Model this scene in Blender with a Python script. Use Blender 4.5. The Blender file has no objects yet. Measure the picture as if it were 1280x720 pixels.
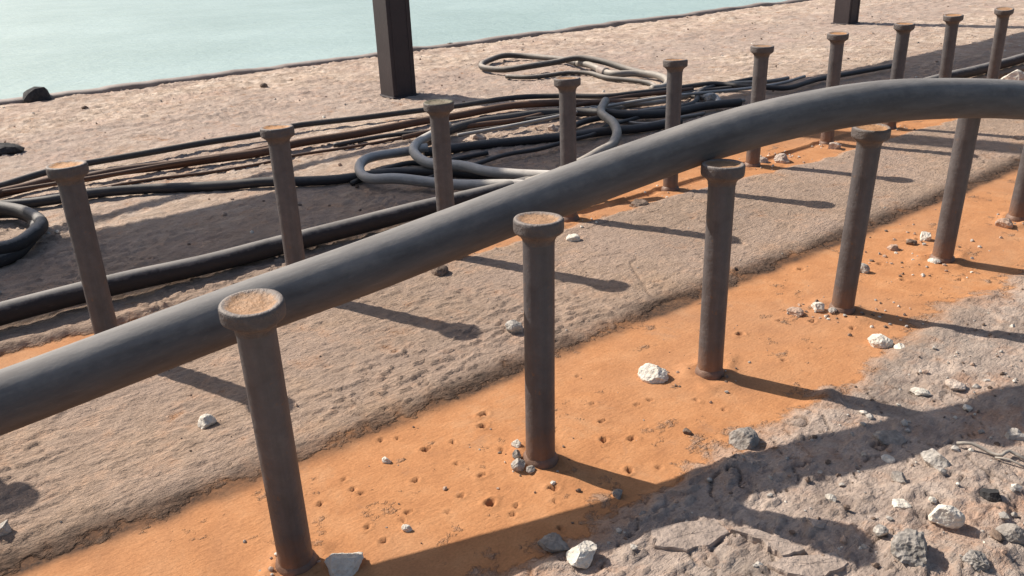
import bpy, math, random
import numpy as np
from mathutils import Vector, Matrix

C = bpy.context.scene.collection
S = bpy.context.scene
U = 0.16                      # metres per unit: the height of one stud
# unit frame: x runs along the stud rows, y across the deck towards the water, z up

# ------------------------------------------------------------------ camera
H = 1.95416
cam_d = bpy.data.cameras.new('camera')
cam = bpy.data.objects.new('camera', cam_d)
C.objects.link(cam)
S.camera = cam
cam_d.sensor_width = 36.0
cam_d.lens = 36.0 * 1071.633 / 1280.0
cam_d.clip_start = 0.005
cam_d.clip_end = 6000
th, ro, az = 0.398654, 0.037504, 0.923974
rt = Vector((math.sin(az), -math.cos(az), 0))
fh = Vector((math.cos(az), math.sin(az), 0))
fw = fh * math.cos(th) - Vector((0, 0, 1)) * math.sin(th)
up = fh * math.sin(th) + Vector((0, 0, 1)) * math.cos(th)
e1 = rt * math.cos(ro) - up * math.sin(ro)
e2 = rt * math.sin(ro) + up * math.cos(ro)
m = Matrix((e1, e2, -fw)).transposed().to_4x4()
m.translation = Vector((0, 0, H * U))
cam.matrix_world = m

# ------------------------------------------------------------------ light
SUN = Vector((0.423, -1.121, -1.0)).normalized()
elev = math.asin(-SUN.z)
w = bpy.data.worlds.new('World'); S.world = w; w.use_nodes = True
nt = w.node_tree
bg = nt.nodes['Background']
sky = nt.nodes.new('ShaderNodeTexSky'); sky.sky_type = 'NISHITA'
sky.sun_disc = False
sky.sun_elevation = elev
sky.sun_rotation = math.atan2(-SUN.x, -SUN.y)
sky.air_density = 1.0; sky.dust_density = 2.5; sky.ozone_density = 1.0
nt.links.new(sky.outputs[0], bg.inputs[0])
bg.inputs[1].default_value = 0.086
sl = bpy.data.lights.new('sun', 'SUN'); sl.energy = 4.6; sl.angle = math.radians(0.6); sl.color = (1.0, 0.93, 0.83)
so = bpy.data.objects.new('sun', sl); C.objects.link(so)
so.rotation_euler = SUN.to_track_quat('-Z', 'Y').to_euler()
S.view_settings.view_transform = 'Standard'
S.view_settings.look = 'None'
S.view_settings.exposure = 0.32
S.view_settings.gamma = 1.0
S.render.engine = 'CYCLES'

random.seed(7)
rng = np.random.default_rng(7)

# measured positions, in units
STUD_A = [(0.788, 2.305, 0.759, 2.238), (1.798, 2.236, 1.83, 2.252), (2.85, 2.266, 2.863, 2.274), (3.917, 2.261, 3.9, 2.215), (4.989, 2.273, 4.969, 2.243), (6.08, 2.319, 6.06, 2.289)]
STUD_B = [(-0.312, 4.39, -0.312, 4.39), (0.735, 4.401, 0.739, 4.412), (1.791, 4.424, 1.808, 4.456), (2.814, 4.389, 2.811, 4.387), (3.877, 4.419, 3.894, 4.448), (4.936, 4.422, 4.97, 4.452), (5.958, 4.423, 5.954, 4.41), (7.06, 4.436, 7.008, 4.405), (7.999, 4.361, 7.966, 4.332), (8.989, 4.37, 8.904, 4.349), (9.969, 4.332, 9.821, 4.274), (11.16, 4.391, 11.16, 4.391)]
T_C1 = [(0.388, 7.957), (0.811, 8.125), (1.059, 8.32), (1.307, 8.435), (1.559, 8.45), (2.07, 8.422), (2.681, 8.418), (3.255, 8.405), (3.656, 8.512), (4.333, 8.36), (5.075, 8.236), (5.452, 8.152), (6.149, 8.008), (6.622, 7.696), (6.944, 7.261), (7.25, 7.138), (7.722, 7.06), (8.098, 7.03), (8.367, 6.885), (8.468, 6.603), (8.597, 6.294), (8.77, 6.096), (9.432, 6.156), (10.154, 6.121), (10.979, 6.023)]
T_C2 = [(0.366, 7.753), (0.781, 7.933), (1.007, 8.031), (1.217, 8.058), (1.441, 7.941), (1.718, 7.914), (2.051, 7.877), (2.465, 7.814), (2.966, 7.721), (3.311, 7.766), (3.992, 7.734), (4.776, 7.767), (5.176, 7.749), (5.887, 7.672), (6.372, 7.407), (6.676, 7.137), (7.105, 6.867)]
T_C3 = [(1.578, 7.633), (1.965, 7.595), (2.352, 7.5), (2.843, 7.43), (3.173, 7.466), (3.806, 7.393), (4.547, 7.407), (4.844, 7.412), (5.426, 7.358)]
T_C4 = [(0.36, 7.703), (0.725, 7.573), (0.937, 7.483), (1.137, 7.405), (1.332, 7.395), (1.561, 7.326), (1.838, 7.181), (2.101, 6.985), (2.374, 6.813), (2.565, 6.69), (2.747, 6.543), (3.024, 6.369), (3.268, 6.296), (3.525, 6.179), (3.731, 5.938), (3.937, 5.595), (4.189, 5.278)]
T_C5 = [(4.256, 6.879), (4.712, 7.129), (5.053, 7.135), (5.47, 7.136), (5.856, 7.072), (6.173, 6.849), (6.262, 6.632), (6.405, 6.3), (6.801, 6.106), (7.275, 6.078), (7.664, 5.906)]
T_C6 = [(4.027, 6.591), (4.3, 6.524), (4.603, 6.475), (4.876, 6.373), (5.15, 6.227), (5.427, 6.08), (5.754, 5.979), (6.089, 5.877), (6.569, 5.787)]
T_C7 = [(4.564, 7.284), (4.858, 7.344), (5.295, 7.324), (5.705, 7.297), (6.138, 7.136), (6.433, 6.941)]
T_loop = [(4.061, 6.569), (3.982, 6.607), (3.841, 6.626), (3.702, 6.644), (3.571, 6.657), (3.411, 6.585), (3.263, 6.399), (3.176, 6.172), (3.183, 5.999), (3.274, 5.876), (3.377, 5.741), (3.48, 5.607), (3.573, 5.452), (3.701, 5.264), (3.838, 5.037), (4.043, 4.805), (4.331, 4.671)]
T_loop2 = [(4.632, 7.086), (4.288, 6.846), (4.044, 6.685), (3.845, 6.461), (3.698, 6.174), (3.67, 5.979), (3.713, 5.863), (3.77, 5.735), (3.83, 5.604), (3.856, 5.441), (3.935, 5.261), (4.044, 5.055), (4.144, 4.829), (4.36, 4.614), (4.669, 4.495)]
T_loop3 = [(3.097, 6.229), (3.358, 6.346), (3.57, 6.387), (3.811, 6.448), (3.908, 6.273), (4.212, 6.28), (4.459, 6.191)]
T_S = [(6.421, 6.714), (6.124, 6.475), (5.914, 6.182), (5.758, 5.919), (5.569, 5.671), (5.342, 5.448), (5.126, 5.286), (4.915, 5.183), (4.673, 5.089), (4.432, 5.014), (4.166, 4.948), (3.893, 4.906)]
T_coil = [(8.418, 9.387), (8.501, 9.761), (8.527, 10.233), (8.493, 10.675), (8.234, 10.868), (7.88, 10.787), (7.517, 10.495), (7.324, 10.153), (7.381, 9.755), (7.644, 9.545), (8.068, 9.472), (8.368, 9.332), (8.494, 8.952), (8.512, 8.496), (8.475, 8.13)]
T_coilb = [(8.418, 9.387), (8.386, 9.083), (8.249, 8.709), (8.126, 8.348), (8.361, 8.166), (8.393, 7.836), (8.223, 7.484), (7.91, 7.247), (7.622, 7.173)]
T_coilc = [(7.187, 9.466), (7.305, 9.126), (7.607, 9.067), (7.952, 9.066), (8.105, 8.778), (7.984, 8.322), (8.063, 7.944), (8.08, 7.651), (7.872, 7.291), (7.677, 6.955)]
T_st1 = [(6.468, 6.838), (6.744, 6.859), (7.071, 6.835), (7.382, 6.77), (7.694, 6.784), (7.76, 6.635), (7.817, 6.424), (7.689, 6.146)]
T_st2 = [(6.49, 6.503), (6.796, 6.542), (7.091, 6.476), (7.359, 6.378), (7.533, 6.185), (7.978, 6.1)]
T_st3 = [(6.293, 6.422), (6.284, 6.203), (6.351, 6.02), (6.684, 5.999), (7.179, 5.996)]
T_st4 = [(7.721, 6.459), (7.892, 6.486), (7.755, 6.28), (7.516, 6.137), (7.407, 6.191)]
T_twig = [(3.075, 1.225), (3.102, 1.179), (3.12, 1.112), (3.122, 1.075), (3.164, 1.067), (3.166, 1.001)]
T_twig2 = [(3.104, 1.09), (3.11, 1.043), (3.119, 0.987)]
ROCKS = [
(2.013, 12.865, 0.4232, 0.55, 'black', 'black lump of bitumen sitting on the far edge of the deck by the water'),
(1.124, 9.651, 0.4115, 0.4, 'black', 'flat black lump of bitumen at the left above the leftmost bent hose'),
(0.865, 3.347, 0.076, 0.8, 'white', 'small pale stone lying alone on the grey crust left of the nearest stud'),
(0.032, 3.09, 0.0853, 0.7, 'greywhite', 'pale stone beside the round stud shadow at the lower left'),
(0.899, 2.145, 0.1482, 0.6, 'white', 'big rounded white-topped stone at the foot of the nearest stud'),
(1.528, 1.664, 0.1057, 0.6, 'white', 'white stone half in the wide hose shadow at the bottom centre'),
(1.499, 1.781, 0.1083, 0.5, 'grey', 'flat grey stone lying inside the hose shadow beside a white one'),
(2.637, 2.376, 0.1408, 0.6, 'white', 'white angular stone alone on the orange rust left of the third front stud'),
(2.496, 1.763, 0.1284, 0.65, 'grey', 'grey angular stone at the lower edge of the orange rust strip'),
(2.421, 3.18, 0.0995, 0.8, 'greywhite', 'pale stone on the grey crust just left of the second front stud shaft'),
(1.782, 2.358, 0.052, 0.8, 'white', 'upper pale stone of the little pile at the foot of the second front stud'),
(1.729, 2.285, 0.0507, 1.0, 'grey', 'grey middle stone of the little pile at the foot of the second front stud'),
(1.699, 2.232, 0.0624, 0.8, 'greywhite', 'lowest stone of the little pile at the foot of the second front stud'),
(1.719, 2.187, 0.0434, 0.6, 'grey', 'small stone touching the base of the second front stud on its near side'),
(3.582, 4.019, 0.1118, 0.5, 'white', 'small white stone behind the head of the second front stud'),
(2.594, 4.127, 0.1172, 0.5, 'brown', 'brown stone close under the lower edge of the big hose'),
(4.458, 4.268, 0.1427, 0.4, 'brown', 'brown stone under the big hose beside the fifth rear stud'),
(3.703, 1.885, 0.1255, 0.6, 'white', 'white stone at the end of the orange rust below the fourth front stud'),
(3.7, 1.796, 0.0694, 0.5, 'white', 'smaller white stone touching a larger one below the fourth front stud'),
(5.255, 2.501, 0.0875, 0.8, 'white', 'square white stone on the rust left of the fifth front stud'),
(3.692, 2.375, 0.0935, 0.5, 'pink', 'pinkish stone left of the pale stone by the fourth front stud'),
(3.808, 2.312, 0.0854, 0.6, 'white', 'pale stone next to the foot of the fourth front stud'),
(3.839, 2.255, 0.0509, 0.6, 'greywhite', 'little grit stone touching the fourth front stud base'),
(4.489, 2.476, 0.0852, 0.8, 'greywhite', 'grey stone behind the shaft of the fourth front stud'),
(4.963, 2.552, 0.0906, 0.5, 'pink', 'low pink stone among crumbs left of the fifth front stud'),
(5.125, 2.521, 0.0713, 0.6, 'brown', 'brown stone between a pink one and a square white one'),
(4.913, 2.259, 0.0769, 0.5, 'white', 'pale chip at the foot of the fifth front stud'),
(5.864, 2.269, 0.1167, 0.6, 'pink', 'pink stone at the foot of the rightmost front stud'),
(1.867, 1.86, 0.0472, 0.8, 'grey', 'small grey stone where the second front stud shadow meets the hose shadow'),
(1.843, 1.711, 0.0426, 0.6, 'grey', 'small grey stone inside the wide hose shadow at the centre'),
(1.325, 2.618, 0.0447, 0.7, 'white', 'small white pebble on the rust near the grey crust edge'),
(1.168, 2.204, 0.0452, 0.7, 'white', 'white pebble on the rust above the wide hose shadow'),
(2.385, 1.984, 0.0463, 0.6, 'brown', 'small brown pebble on the rust near the third front stud shadow'),
(2.591, 0.995, 0.1093, 0.8, 'white', 'cream angular block with a dark hollow shadow at the lower right'),
(2.337, 0.961, 0.1599, 0.6, 'rough', 'rough grey porous lump at the bottom right'),
(2.904, 1.194, 0.1152, 0.6, 'greywhite', 'grey stone at the near edge of the wide hose shadow'),
(2.692, 1.218, 0.0823, 0.6, 'grey', 'small grey stone just below the wide hose shadow'),
(2.806, 1.341, 0.0555, 0.4, 'white', 'pale chip on the near border of the wide hose shadow'),
(2.406, 1.325, 0.0487, 0.8, 'white', 'pale pebble on pink crust below the wide hose shadow'),
(2.562, 1.145, 0.0677, 0.25, 'white', 'flat white flake on the pink crust at lower right'),
(2.937, 1.396, 0.1403, 0.25, 'grey', 'long flat grey flake inside the wide hose shadow'),
(3.365, 1.504, 0.0906, 0.3, 'white', 'thin white flake just above the wide hose shadow'),
(3.516, 1.426, 0.1123, 0.3, 'pinkwhite', 'pale pink flake above the wide hose shadow at right'),
(2.838, 0.957, 0.0851, 0.7, 'black', 'small dark jagged lump at the right'),
(2.672, 0.814, 0.0954, 0.7, 'grey', 'grey stone at the right edge near the bottom'),
(2.631, 0.854, 0.0585, 0.5, 'brown', 'brown stone left of the grey one at the right edge'),
(2.464, 0.824, 0.102, 0.5, 'rough', 'rough grey lump at the bottom right corner'),
(3.315, 1.091, 0.0889, 0.5, 'greywhite', 'pale stone at the right edge by the thin wire'),
(2.363, 1.112, 0.0539, 0.6, 'greywhite', 'small low stone above the shadow of a stud head'),
(2.235, 1.275, 0.0603, 0.5, 'pinkwhite', 'pinkish crumbled stone beside the stud head shadow'),
(8.705, 13.024, 0.184, 0.5, 'brown', 'small dark crumb far off near the deck edge by the post'),
(4.613, 11.577, 0.1325, 0.5, 'brown', 'small dark crumb far off between the black lump and the post'),
(2.341, 11.803, 0.1002, 0.5, 'brown', 'tiny dark crumb behind the first rear stud'),
(6.105, 4.413, 0.1518, 0.5, 'pinkwhite', 'pale rubble stone at the foot of the sixth rear stud'),
(6.253, 4.3, 0.1518, 0.6, 'pinkwhite', 'pinkish rubble stone right of the sixth rear stud'),
(6.963, 4.265, 0.1304, 0.6, 'pinkwhite', 'pale rubble stone at the foot of the seventh rear stud'),
(11.123, 4.533, 0.3258, 0.7, 'white', 'white rounded stone showing above the big hose at the right edge'),
(7.737, 6.33, 0.1812, 0.8, 'grey', 'grey lump of coupling rubble among the far thin cables'),
(4.839, 6.843, 0.1741, 0.5, 'pinkwhite', 'pale pink stone between dark cables right of the third rear stud'),
(5.587, 6.562, 0.1297, 0.6, 'pinkwhite', 'small pink stone beside the fourth rear stud among the cables')]
PITS = [(1.834, 2.666, 0.016), (1.772, 2.591, 0.015), (1.492, 2.601, 0.015), (1.424, 2.252, 0.01), (1.483, 2.145, 0.018), (1.716, 2.06, 0.018), (1.546, 2.072, 0.012), (1.506, 2.04, 0.01), (1.668, 1.999, 0.01), (1.604, 2.574, 0.01), (1.727, 2.398, 0.013), (1.561, 2.308, 0.014), (2.088, 2.178, 0.018), (2.178, 2.287, 0.014), (2.183, 2.111, 0.015), (2.016, 1.959, 0.017), (2.118, 1.899, 0.009), (2.464, 2.276, 0.011), (2.39, 2.287, 0.011), (1.531, 2.433, 0.011), (1.223, 2.299, 0.013), (1.183, 2.273, 0.01), (1.066, 2.32, 0.011), (1.074, 2.217, 0.008), (1.147, 2.509, 0.009), (1.133, 2.554, 0.008), (1.448, 2.75, 0.008), (1.388, 2.785, 0.008), (1.334, 2.204, 0.006), (3.281, 2.432, 0.018), (3.558, 2.402, 0.013), (3.948, 2.978, 0.019), (4.251, 2.75, 0.019), (5.226, 2.549, 0.021), (3.677, 2.281, 0.017), (3.76, 2.102, 0.014), (2.614, 2.145, 0.012), (2.642, 2.012, 0.01), (1.586, 1.872, 0.008), (2.247, 2.421, 0.009), (2.37, 2.653, 0.011), (3.213, 2.119, 0.01), (4.669, 2.486, 0.015), (4.539, 2.261, 0.016), (4.767, 2.051, 0.016), (1.137, 2.632, 0.009), (0.997, 2.554, 0.009), (1.35, 2.448, 0.008)]
SLABS = [[(1.799, 1.646), (1.904, 1.601), (2.01, 1.534), (1.992, 1.459), (1.91, 1.454), (1.819, 1.489), (1.75, 1.569)], [(1.999, 1.454), (2.05, 1.427), (2.087, 1.32), (2.102, 1.234), (2.021, 1.263), (2.018, 1.311), (2.026, 1.356)], [(2.169, 1.162), (2.159, 1.112), (2.043, 1.123), (1.969, 1.204), (1.963, 1.276), (2.035, 1.251)]]
MAIN_HOSE = [(-2.8, 3.12, 0.42), (-1.6, 3.02, 0.5), (-0.8, 2.95, 0.54), (-0.3, 2.92, 0.58), (0.13, 2.87, 0.63), (0.37, 2.84, 0.665), (0.66, 2.8, 0.71), (0.98, 2.75, 0.76), (1.33, 2.69, 0.81), (1.84, 2.63, 0.885), (2.22, 2.575, 0.945), (2.61, 2.5, 1.01), (3.01, 2.41, 1.075), (3.41, 2.29, 1.12), (3.83, 2.16, 1.135), (4.38, 2.04, 1.09), (4.89, 1.95, 1.02), (5.4, 1.87, 0.93), (6.1, 1.78, 0.8), (7.2, 1.7, 0.6), (8.5, 1.68, 0.36), (9.8, 1.75, 0.17), (11.5, 1.9, 0.13)]

# ------------------------------------------------------------------ helpers
def P(x, y, z=0.0):
    return Vector((x * U, y * U, z * U))

def tag(o, label=None, cat=None, group=None, kind=None):
    if label: o['label'] = label
    if cat: o['category'] = cat
    if group: o['group'] = group
    if kind: o['kind'] = kind
    return o

def mesh(name, vs, fs, mats, smooth=True):
    me = bpy.data.meshes.new(name)
    me.from_pydata([tuple(v) for v in vs], [], fs)
    for mm in (mats if isinstance(mats, (list, tuple)) else [mats]): me.materials.append(mm)
    if smooth: me.polygons.foreach_set('use_smooth', [True] * len(me.polygons))
    me.update()
    return me

def obj(name, me, parent=None, loc=None):
    o = bpy.data.objects.new(name, me); C.objects.link(o)
    if parent: o.parent = parent
    if loc is not None: o.location = loc
    return o

def empty(name, loc):
    o = bpy.data.objects.new(name, None); C.objects.link(o); o.location = loc
    o.empty_display_size = 0.02
    return o

# lattice noise on arrays
_perm = rng.random((256, 256))
def vn(x, y):
    xi = np.floor(x).astype(int); yi = np.floor(y).astype(int)
    fx = x - xi; fy = y - yi
    fx = fx * fx * fx * (fx * (fx * 6 - 15) + 10); fy = fy * fy * fy * (fy * (fy * 6 - 15) + 10)
    a = _perm[xi & 255, yi & 255]; b = _perm[(xi + 1) & 255, yi & 255]
    c = _perm[xi & 255, (yi + 1) & 255]; d = _perm[(xi + 1) & 255, (yi + 1) & 255]
    return (a * (1 - fx) + b * fx) * (1 - fy) + (c * (1 - fx) + d * fx) * fy
def fbm(x, y, sc, o=4, g=0.5):
    s = 0; a = 1; t = 0
    for k in range(o):
        r = 0.6 * k + 0.3
        xx = (x * math.cos(r) + y * math.sin(r)) * sc; yy = (-x * math.sin(r) + y * math.cos(r)) * sc
        s = s + a * vn(xx + 37.2 * k + 11, yy + 17.7 * k + 5); t += a; a *= g; sc *= 2.03
    return s / t * 2 - 1
def ss(e0, e1, x):
    t = np.clip((x - e0) / (e1 - e0), 0, 1); return t * t * (3 - 2 * t)

# ------------------------------------------------------------------ materials
class NT:
    def __init__(s, name):
        s.m = bpy.data.materials.new(name); s.m.use_nodes = True; s.t = s.m.node_tree
        s.b = s.t.nodes['Principled BSDF']
        s.tc = s.t.nodes.new('ShaderNodeTexCoord')
    def link(s, a, b): s.t.links.new(a, b)
    def noise(s, scale, detail=4, rough=0.55, vec=None, dist=0.0):
        n = s.t.nodes.new('ShaderNodeTexNoise'); n.inputs['Scale'].default_value = scale
        n.inputs['Detail'].default_value = detail; n.inputs['Roughness'].default_value = rough
        n.inputs['Distortion'].default_value = dist
        s.link(vec or s.tc.outputs['Object'], n.inputs['Vector']); return n.outputs['Fac']
    def ramp(s, fac, stops):
        r = s.t.nodes.new('ShaderNodeValToRGB'); e = r.color_ramp.elements
        while len(e) < len(stops): e.new(0.5)
        for i, (p, c) in enumerate(stops):
            e[i].position = p; e[i].color = (*c, 1) if len(c) == 3 else c
        s.link(fac, r.inputs[0]); return r.outputs[0]
    def math(s, op, a, b=None, c=None, clamp=False):
        n = s.t.nodes.new('ShaderNodeMath'); n.operation = op; n.use_clamp = clamp
        for i, v in enumerate((a, b, c)):
            if v is None: continue
            if isinstance(v, (int, float)): n.inputs[i].default_value = v
            else: s.link(v, n.inputs[i])
        return n.outputs[0]
    def mix(s, fac, a, b, mode='MIX'):
        n = s.t.nodes.new('ShaderNodeMix'); n.data_type = 'RGBA'; n.blend_type = mode
        for i, v in ((0, fac), (6, a), (7, b)):
            if isinstance(v, (int, float)): n.inputs[i].default_value = v
            elif isinstance(v, tuple): n.inputs[i].default_value = (*v, 1)
            else: s.link(v, n.inputs[i])
        return n.outputs[2]
    def col(s, c):
        if isinstance(c, tuple): s.b.inputs['Base Color'].default_value = (*c, 1)
        else: s.link(c, s.b.inputs['Base Color'])
    def rough(s, r):
        if isinstance(r, (int, float)): s.b.inputs['Roughness'].default_value = r
        else: s.link(r, s.b.inputs['Roughness'])
    def bump(s, h, dist, strength=1.0, prev=None):
        n = s.t.nodes.new('ShaderNodeBump'); n.inputs['Distance'].default_value = dist
        n.inputs['Strength'].default_value = strength; s.link(h, n.inputs['Height'])
        if prev: s.link(prev, n.inputs['Normal'])
        s.link(n.outputs[0], s.b.inputs['Normal']); return n.outputs[0]
    def upz(s):
        g = s.t.nodes.new('ShaderNodeNewGeometry'); x = s.t.nodes.new('ShaderNodeSeparateXYZ')
        s.link(g.outputs['Normal'], x.inputs[0]); return x.outputs[2]

def sr(r, g, b):
    f = lambda c: (c / 255 / 12.92) if c / 255 <= 0.04045 else ((c / 255 + 0.055) / 1.055) ** 2.4
    return (f(r), f(g), f(b))

def mat_ground():
    n = NT('deck_crust_and_rust')
    at = n.t.nodes.new('ShaderNodeVertexColor'); at.layer_name = 'zones'
    sp = n.t.nodes.new('ShaderNodeSeparateColor'); n.link(at.outputs[0], sp.inputs[0])
    R, F, D = sp.outputs[0], sp.outputs[1], sp.outputs[2]
    W = (1, 1, 1); K = (0, 0, 0)
    fine = n.noise(620, 4, 0.7)
    grit = n.noise(300, 5, 0.72)
    med = n.noise(70, 6, 0.66)
    big = n.noise(9, 5, 0.6)
    stain = n.noise(4.0, 5, 0.62, dist=0.6)
    flk = n.noise(260, 3, 0.75, dist=0.5)
    mp = n.t.nodes.new('ShaderNodeMapping'); mp.inputs['Scale'].default_value = (0.42, 1, 1); n.link(n.tc.outputs['Object'], mp.inputs[0])
    flk = n.noise(300, 4, 0.7, vec=mp.outputs[0], dist=0.3)
    spk = n.ramp(flk, [(0.30, (0.36, 0.32, 0.30)), (0.39, W), (0.62, W), (0.72, (1.4, 1.38, 1.35))])  # dark flecks paint in the small shadows under flake overhangs
    # crust: grey brown cement dust
    crust = n.ramp(med, [(0.28, (0.315, 0.218, 0.155)), (0.5, (0.425, 0.303, 0.222)), (0.72, (0.52, 0.385, 0.290))])
    crust = n.mix(n.math('MULTIPLY', n.ramp(big, [(0.42, K), (0.62, W)]), 0.45), crust, (0.42, 0.315, 0.26))
    crust = n.mix(n.math('MULTIPLY', n.ramp(stain, [(0.46, K), (0.62, W)]), 0.40), crust, (0.30, 0.225, 0.175))
    crust = n.mix(n.math('MULTIPLY', n.ramp(n.noise(6.5, 5, 0.65), [(0.58, K), (0.70, W)]), 0.30), crust, (0.52, 0.33, 0.19))
    crust = n.mix(0.65, crust, spk, 'MULTIPLY')
    pink = n.ramp(n.noise(45, 6, 0.68), [(0.3, (0.32, 0.245, 0.205)), (0.5, (0.465, 0.365, 0.30)), (0.7, (0.61, 0.49, 0.405))])
    pink = n.mix(n.math('MULTIPLY', n.ramp(stain, [(0.48, K), (0.58, W)]), 0.6), pink, (0.36, 0.305, 0.26))
    pink = n.mix(n.math('MULTIPLY', n.ramp(n.noise(16, 5, 0.65, dist=1.0), [(0.57, K), (0.68, W)]), 0.5), pink, (0.50, 0.27, 0.16))
    pink = n.mix(0.75, pink, spk, 'MULTIPLY')
    crust = n.mix(at.outputs[1], crust, pink)
    far = n.ramp(n.noise(42, 6, 0.7), [(0.32, (0.36, 0.265, 0.20)), (0.5, (0.61, 0.475, 0.37)), (0.66, (0.84, 0.70, 0.58))])
    far = n.mix(n.math('MULTIPLY', n.ramp(n.noise(6, 5, 0.65, dist=0.8), [(0.44, K), (0.60, W)]), 0.55), far, (0.40, 0.29, 0.235))
    ps = n.t.nodes.new('ShaderNodeSeparateXYZ'); n.link(n.tc.outputs['Object'], ps.inputs[0])
    rowy = n.math('ADD', ps.outputs[1], n.math('MULTIPLY', n.math('SUBTRACT', n.noise(5, 5, 0.65), 0.5), 1.1))
    band = n.math('MULTIPLY', n.ramp(n.math('DIVIDE', rowy, 2.5), [(0.50, K), (0.58, W), (0.66, W), (0.72, K)]), 0.6)
    far = n.mix(band, far, (0.43, 0.335, 0.285))
    far = n.mix(n.math('MULTIPLY', n.ramp(n.noise(10, 4, 0.6), [(0.52, K), (0.66, W)]), 0.4), far, (0.62, 0.45, 0.37))
    far = n.mix(0.6, far, n.ramp(n.noise(130, 3, 0.7, dist=1.0), [(0.28, (0.45, 0.40, 0.38)), (0.37, W), (0.66, W), (0.76, (1.25, 1.22, 1.2))]), 'MULTIPLY')
    c = n.mix(F, crust, far)
    # rust: ochre dust film
    rust = n.ramp(n.noise(36, 7, 0.7), [(0.28, (0.43, 0.192, 0.084)), (0.5, (0.535, 0.248, 0.109)), (0.72, (0.60, 0.302, 0.145))])
    rust = n.mix(n.math('MULTIPLY', n.ramp(stain, [(0.44, K), (0.64, W)]), 0.50), rust, (0.43, 0.235, 0.135))
    rust = n.mix(n.math('MULTIPLY', n.ramp(n.noise(11, 5, 0.7, dist=0.7), [(0.56, K), (0.72, W)]), 0.40), rust, (0.56, 0.36, 0.215))
    rust = n.mix(n.math('MULTIPLY', n.ramp(n.noise(24, 5, 0.75, dist=0.5), [(0.60, K), (0.70, W)]), 0.35), rust, (0.34, 0.21, 0.14))
    rust = n.mix(0.45, rust, n.ramp(flk, [(0.27, (0.5, 0.4, 0.34)), (0.35, W), (0.68, W), (0.78, (1.2, 1.2, 1.2))]), 'MULTIPLY')
    j = n.math('ADD', n.math('MULTIPLY', n.math('SUBTRACT', med, 0.5), 1.8), n.math('MULTIPLY', n.math('SUBTRACT', n.noise(22, 5, 0.65), 0.5), 1.8))
    rr = n.ramp(n.math('ADD', R, j), [(0.30, K), (0.72, W)])
    rr = n.math('MAXIMUM', rr, n.math('MULTIPLY', n.ramp(n.math('ADD', R, n.math('MULTIPLY', j, 0.7)), [(0.05, K), (0.4, W)]), 0.35))
    c = n.mix(rr, c, rust)
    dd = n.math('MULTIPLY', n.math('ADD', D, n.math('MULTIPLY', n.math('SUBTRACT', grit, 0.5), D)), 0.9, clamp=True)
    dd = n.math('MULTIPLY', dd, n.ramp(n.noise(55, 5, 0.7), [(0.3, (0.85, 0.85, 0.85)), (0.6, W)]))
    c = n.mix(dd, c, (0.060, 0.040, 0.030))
    c = n.mix(0.4, c, n.ramp(fine, [(0.3, (0.60, 0.58, 0.56)), (0.5, W), (0.7, (1.3, 1.3, 1.3))]), 'MULTIPLY')
    n.col(c); n.rough(0.92)
    n.b.inputs['Specular IOR Level'].default_value = 0.2
    inv = n.math('SUBTRACT', 1.0, n.math('MULTIPLY', rr, 0.78))
    b1 = n.bump(n.math('MULTIPLY', grit, inv), 0.0016, 0.9)
    b2 = n.bump(n.math('MULTIPLY', flk, inv), 0.0026, 1.0, b1)
    n.bump(n.math('MULTIPLY', med, inv), 0.0022, 0.6, b2)
    return n.m

def mat_rock(name, lo, hi):
    n = NT(name)
    a = n.noise(120, 5, 0.6); b = n.noise(420, 4, 0.6)
    c = n.ramp(a, [(0.3, lo), (0.65, hi)])
    c = n.mix(0.3, c, n.ramp(b, [(0.35, (0.6, 0.58, 0.56)), (0.6, (1, 1, 1))]), 'MULTIPLY')
    n.col(c); n.rough(0.9); n.bump(a, 0.003, 0.9, n.bump(b, 0.0012, 0.8)); return n.m

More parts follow.
